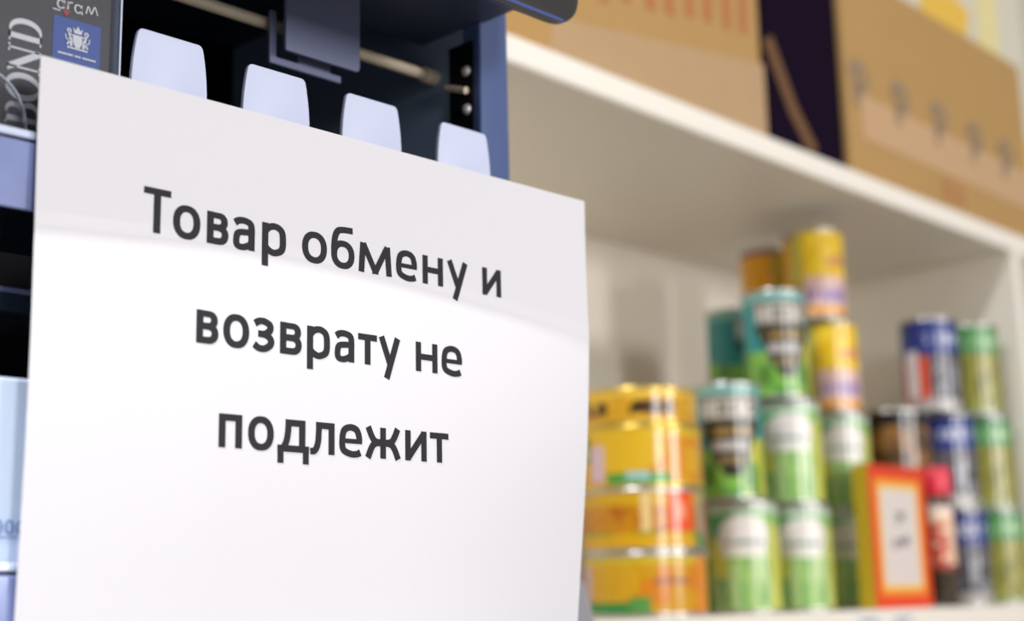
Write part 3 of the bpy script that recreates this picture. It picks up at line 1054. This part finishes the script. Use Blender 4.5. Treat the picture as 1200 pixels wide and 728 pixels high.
def glyph(c, w):
    """strokes of one letter in mm: list of (points, closed, upright width, level width)"""
    s, h = ST, HZ
    H2 = XH
    if c == 'Т':
        return [([(0, CAP - h / 2), (w, CAP - h / 2)], 0, s, h), ([(w / 2, 0), (w / 2, CAP - .2)], 0, s, h)]
    if c == 'т':
        return [([(0, H2 - h / 2), (w, H2 - h / 2)], 0, s, h), ([(w / 2, 0), (w / 2, H2 - .2)], 0, s, h)]
    if c == 'о':
        return [(sup(w / 2, H2 / 2, w / 2 - s / 2, H2 / 2 + .25 - h / 2), 1, s, h)]
    if c == 'в':
        x1 = w - s / 2
        return [([(s / 2, 0), (s / 2, H2)], 0, s, h),
                ([(s / 2, H2 - h / 2)] + sup(x1 - 3.0, 9.45, 2.6, H2 - h / 2 - 9.45, 90, -90, 14) + [(s / 2, 6.95)], 0, s, h * .92),
                ([(s / 2, 6.95)] + sup(x1 - 3.2, (6.95 + h / 2) / 2, 3.2, (6.95 - h / 2) / 2, 90, -90, 14) + [(s / 2, h / 2)], 0, s, h)]
    if c == 'а':
        return [(spline([(.9, 10.6), (2.6, 11.7), (w * .5, 12.05), (w - s / 2 - .75, 11.2), (w - s / 2, 9.0), (w - s / 2, 5), (w - s / 2, 0)], 8), 0, s, h),
                (spline([(w - s / 2, 7.35), (w * .56, 7.3), (2.5, 6.55), (s / 2 + .05, 3.9), (2.1, 1.5), (w * .46, .98), (w - s / 2 - .9, 2.3), (w - s / 2, 3.6)], 8), 0, s * .95, h * .95)]
    if c == 'р':
        return [([(s / 2, -5.0), (s / 2, H2)], 0, s, h),
                (spline([(s / 2, 9.6), (3.6, 11.5), (w * .56, 12.15), (w - s / 2 - .7, 10.6), (w - s / 2, 6.7), (w - s / 2 - .6, 2.7), (w * .54, 1.0), (3.7, 1.6), (s / 2, 3.2)], 8), 0, s, h)]
    if c == 'б':
        return [(sup(w / 2, 5.9, w / 2 - s / 2, 6.2 - h / 2), 1, s, h),
                (spline([(s / 2, 5.6), (s / 2, 9.5), (s / 2 + .55, 13.4), (3.6, 16.0), (6.4, 16.85), (w - 1.0, 17.1)], 8), 0, s, h)]
    if c == 'м':
        return [([(s / 2, 0), (s / 2 + 1.0, H2)], 0, s, h), ([(w - s / 2, 0), (w - s / 2 - 1.0, H2)], 0, s, h),
                ([(s / 2 + 1.1, H2 - .3), (w / 2 - .2, 1.3)], 0, s * .95, h), ([(w - s / 2 - 1.1, H2 - .3), (w / 2 + .2, 1.3)], 0, s * .95, h),
                ([(w / 2 - 1.75, h / 2), (w / 2 + 1.75, h / 2)], 0, s, h)]
    if c == 'е':
        return [([(s / 2 + .4, 6.4), (w - .1, 6.4)], 0, s, 2.0),
                (spline([(w - s / 2, 5.5), (w - s / 2, 8.1), (w - s / 2 - 1.2, 11.1), (w / 2, 12.2), (2.6, 10.8), (s / 2, 6.7), (2.2, 2.6), (w * .52, 1.0), (w * .78, 1.15), (w - .9, 1.9)], 8), 0, s, h)]
    if c == 'н':
        return [([(s / 2, 0), (s / 2, H2)], 0, s, h), ([(w - s / 2, 0), (w - s / 2, H2)], 0, s, h), ([(s / 2, 6.7), (w - s / 2, 6.7)], 0, s, h)]
    if c == 'у':
        return [([(s / 2 - .05, H2), (w / 2 + .1, 1.6)], 0, s * 1.02, h), ([(w - s / 2 + .05, H2), (w / 2 - 1.7, -5.0)], 0, s * 1.02, h)]
    if c == 'и':
        return [([(s / 2, 0), (s / 2, H2)], 0, s, h), ([(w - s / 2, 0), (w - s / 2, H2)], 0, s, h), ([(s / 2 + .2, 1.2), (w - s / 2 - .2, H2 - 1.2)], 0, s, h)]
    if c == 'з':
        return [(spline([(.6, 10.9), (2.6, 12.0), (w * .52, 12.15), (w - s / 2 - .5, 10.9), (w - s / 2 - .5, 8.7), (w * .55, 7.0), (2.2, 6.9)], 8), 0, s, h),
                (spline([(2.2, 6.9), (w * .58, 6.75), (w - s / 2 - .1, 5.2), (w - s / 2 - .1, 2.9), (w * .55, 1.05), (2.6, 1.1), (.3, 2.4)], 8), 0, s, h)]
    if c == 'п':
        return [([(s / 2, 0), (s / 2, H2)], 0, s, h), ([(w - s / 2, 0), (w - s / 2, H2)], 0, s, h), ([(s / 2, H2 - h / 2), (w - s / 2, H2 - h / 2)], 0, s, h)]
    if c == 'д':
        return [([(s / 2, -4.6), (s / 2, h)], 0, s * .95, h), ([(w - s / 2, -4.6), (w - s / 2, h)], 0, s * .95, h),
                ([(0, h / 2), (w, h / 2)], 0, s, h),
                ([(w - s / 2 - 1.9, 0), (w - s / 2 - 1.9, H2)], 0, s, h), ([(w - s / 2 - 1.9, H2 - h / 2), (4.2, H2 - h / 2)], 0, s, h),
                (spline([(5.4, H2), (5.2, 8.6), (4.4, 4.4), (2.7, 1.2)], 8), 0, s * .95, h)]
    if c == 'л':
        return [([(w - s / 2, 0), (w - s / 2, H2)], 0, s, h), ([(w - s / 2, H2 - h / 2), (3.3, H2 - h / 2)], 0, s, h),
                (spline([(4.6, H2), (4.5, 8.6), (4.0, 4.2), (2.5, 1.4), (.2, 1.0)], 8), 0, s * .95, h)]
    if c == 'ж':
        q = [([(w / 2, 0), (w / 2, H2)], 0, s, h)]
        for d in (-1, 1):
            m_ = w / 2
            q.append((spline([(m_ + d * 8.2, H2), (m_ + d * 6.2, 9.2), (m_ + d * 4.2, 7.2), (m_, 6.7)], 8), 0, s, h))
            q.append((spline([(m_ + d * 8.4, 0), (m_ + d * 6.4, 4.2), (m_ + d * 4.4, 6.2), (m_, 6.7)], 8), 0, s, h))
        return q
    return []


LINES = [(-59.0, 'Т 44.1 56.0,о 57.1 69.4,в 72.4 82.5,а 84.6 95.1,р 98.6 110.6,о 118.8 131.8,б 134.1 146.7,м 148.9 167.7,е 170.2 182.4,н 185.8 198.2,у 200.7 213.7,и 223.1 235.4'),
         (-99.3, 'в 68.6 78.7,о 80.9 93.1,з 95.2 105.1,в 108.1 119.0,р 121.7 133.6,а 136.0 146.6,т 148.7 159.1,у 160.1 172.3,н 181.3 194.2,е 196.7 209.2'),
         (-139.1, 'п 79.7 90.5,о 93.3 105.6,д 107.4 123.1,л 123.5 136.2,е 138.7 150.8,ж 152.5 172.2,и 174.8 187.2,т 189.2 200.3')]
for zb, spec in LINES:
    bm = bmesh.new()
    for item in spec.split(','):
        c, xa, xb = item.split()
        xa, xb = float(xa), float(xb)
        w = xb - xa

        def fn(a, b, t, xa=xa, zb=zb):
            X = PX0 + (xa + a) / 1000.0
            Z = PZ0 + (zb + b) / 1000.0
            X1, Z1 = X, Z
            for _ in range(3):
                q_ = paper_y(X1, Z1) / .4665
                X1, Z1 = X * q_, 1.45 + (Z - 1.45) * q_
            return (X1, paper_y(X1, Z1) - .00012 - t, Z1)
        for q, (pts, closed, sw, hw) in enumerate(glyph(c, w)):
            pts = [Vector(p) for p in pts]
            if not closed:
                pts = subdiv(pts, 2.5)
            ribbon(bm, pts, sw, hw, fn, closed=bool(closed), lift=.00001 * q)
    obj('printed_line', bm, M['ink'], nt_, world=True)

# ------------------------------------------------------------------ grey jar just past the notice
gj = thing('grey_jar', 'grey plastic jar with a domed shoulder behind the lower right notice edge', 'jar', (.625, .62, CT), 0)
obj('body', lathe([(.044, 0), (.0475, .004), (.0475, .245), (.0465, .260), (.0435, .273), (.038, .287), (.030, .296), (.024, .299)], 44), M['greyjar'], gj, smooth=True)
obj('lid', lathe([(.0235, .299), (.0245, .300), (.0245, .308), (.0225, .310)], 36), M['tagwhite'], gj, smooth=True)
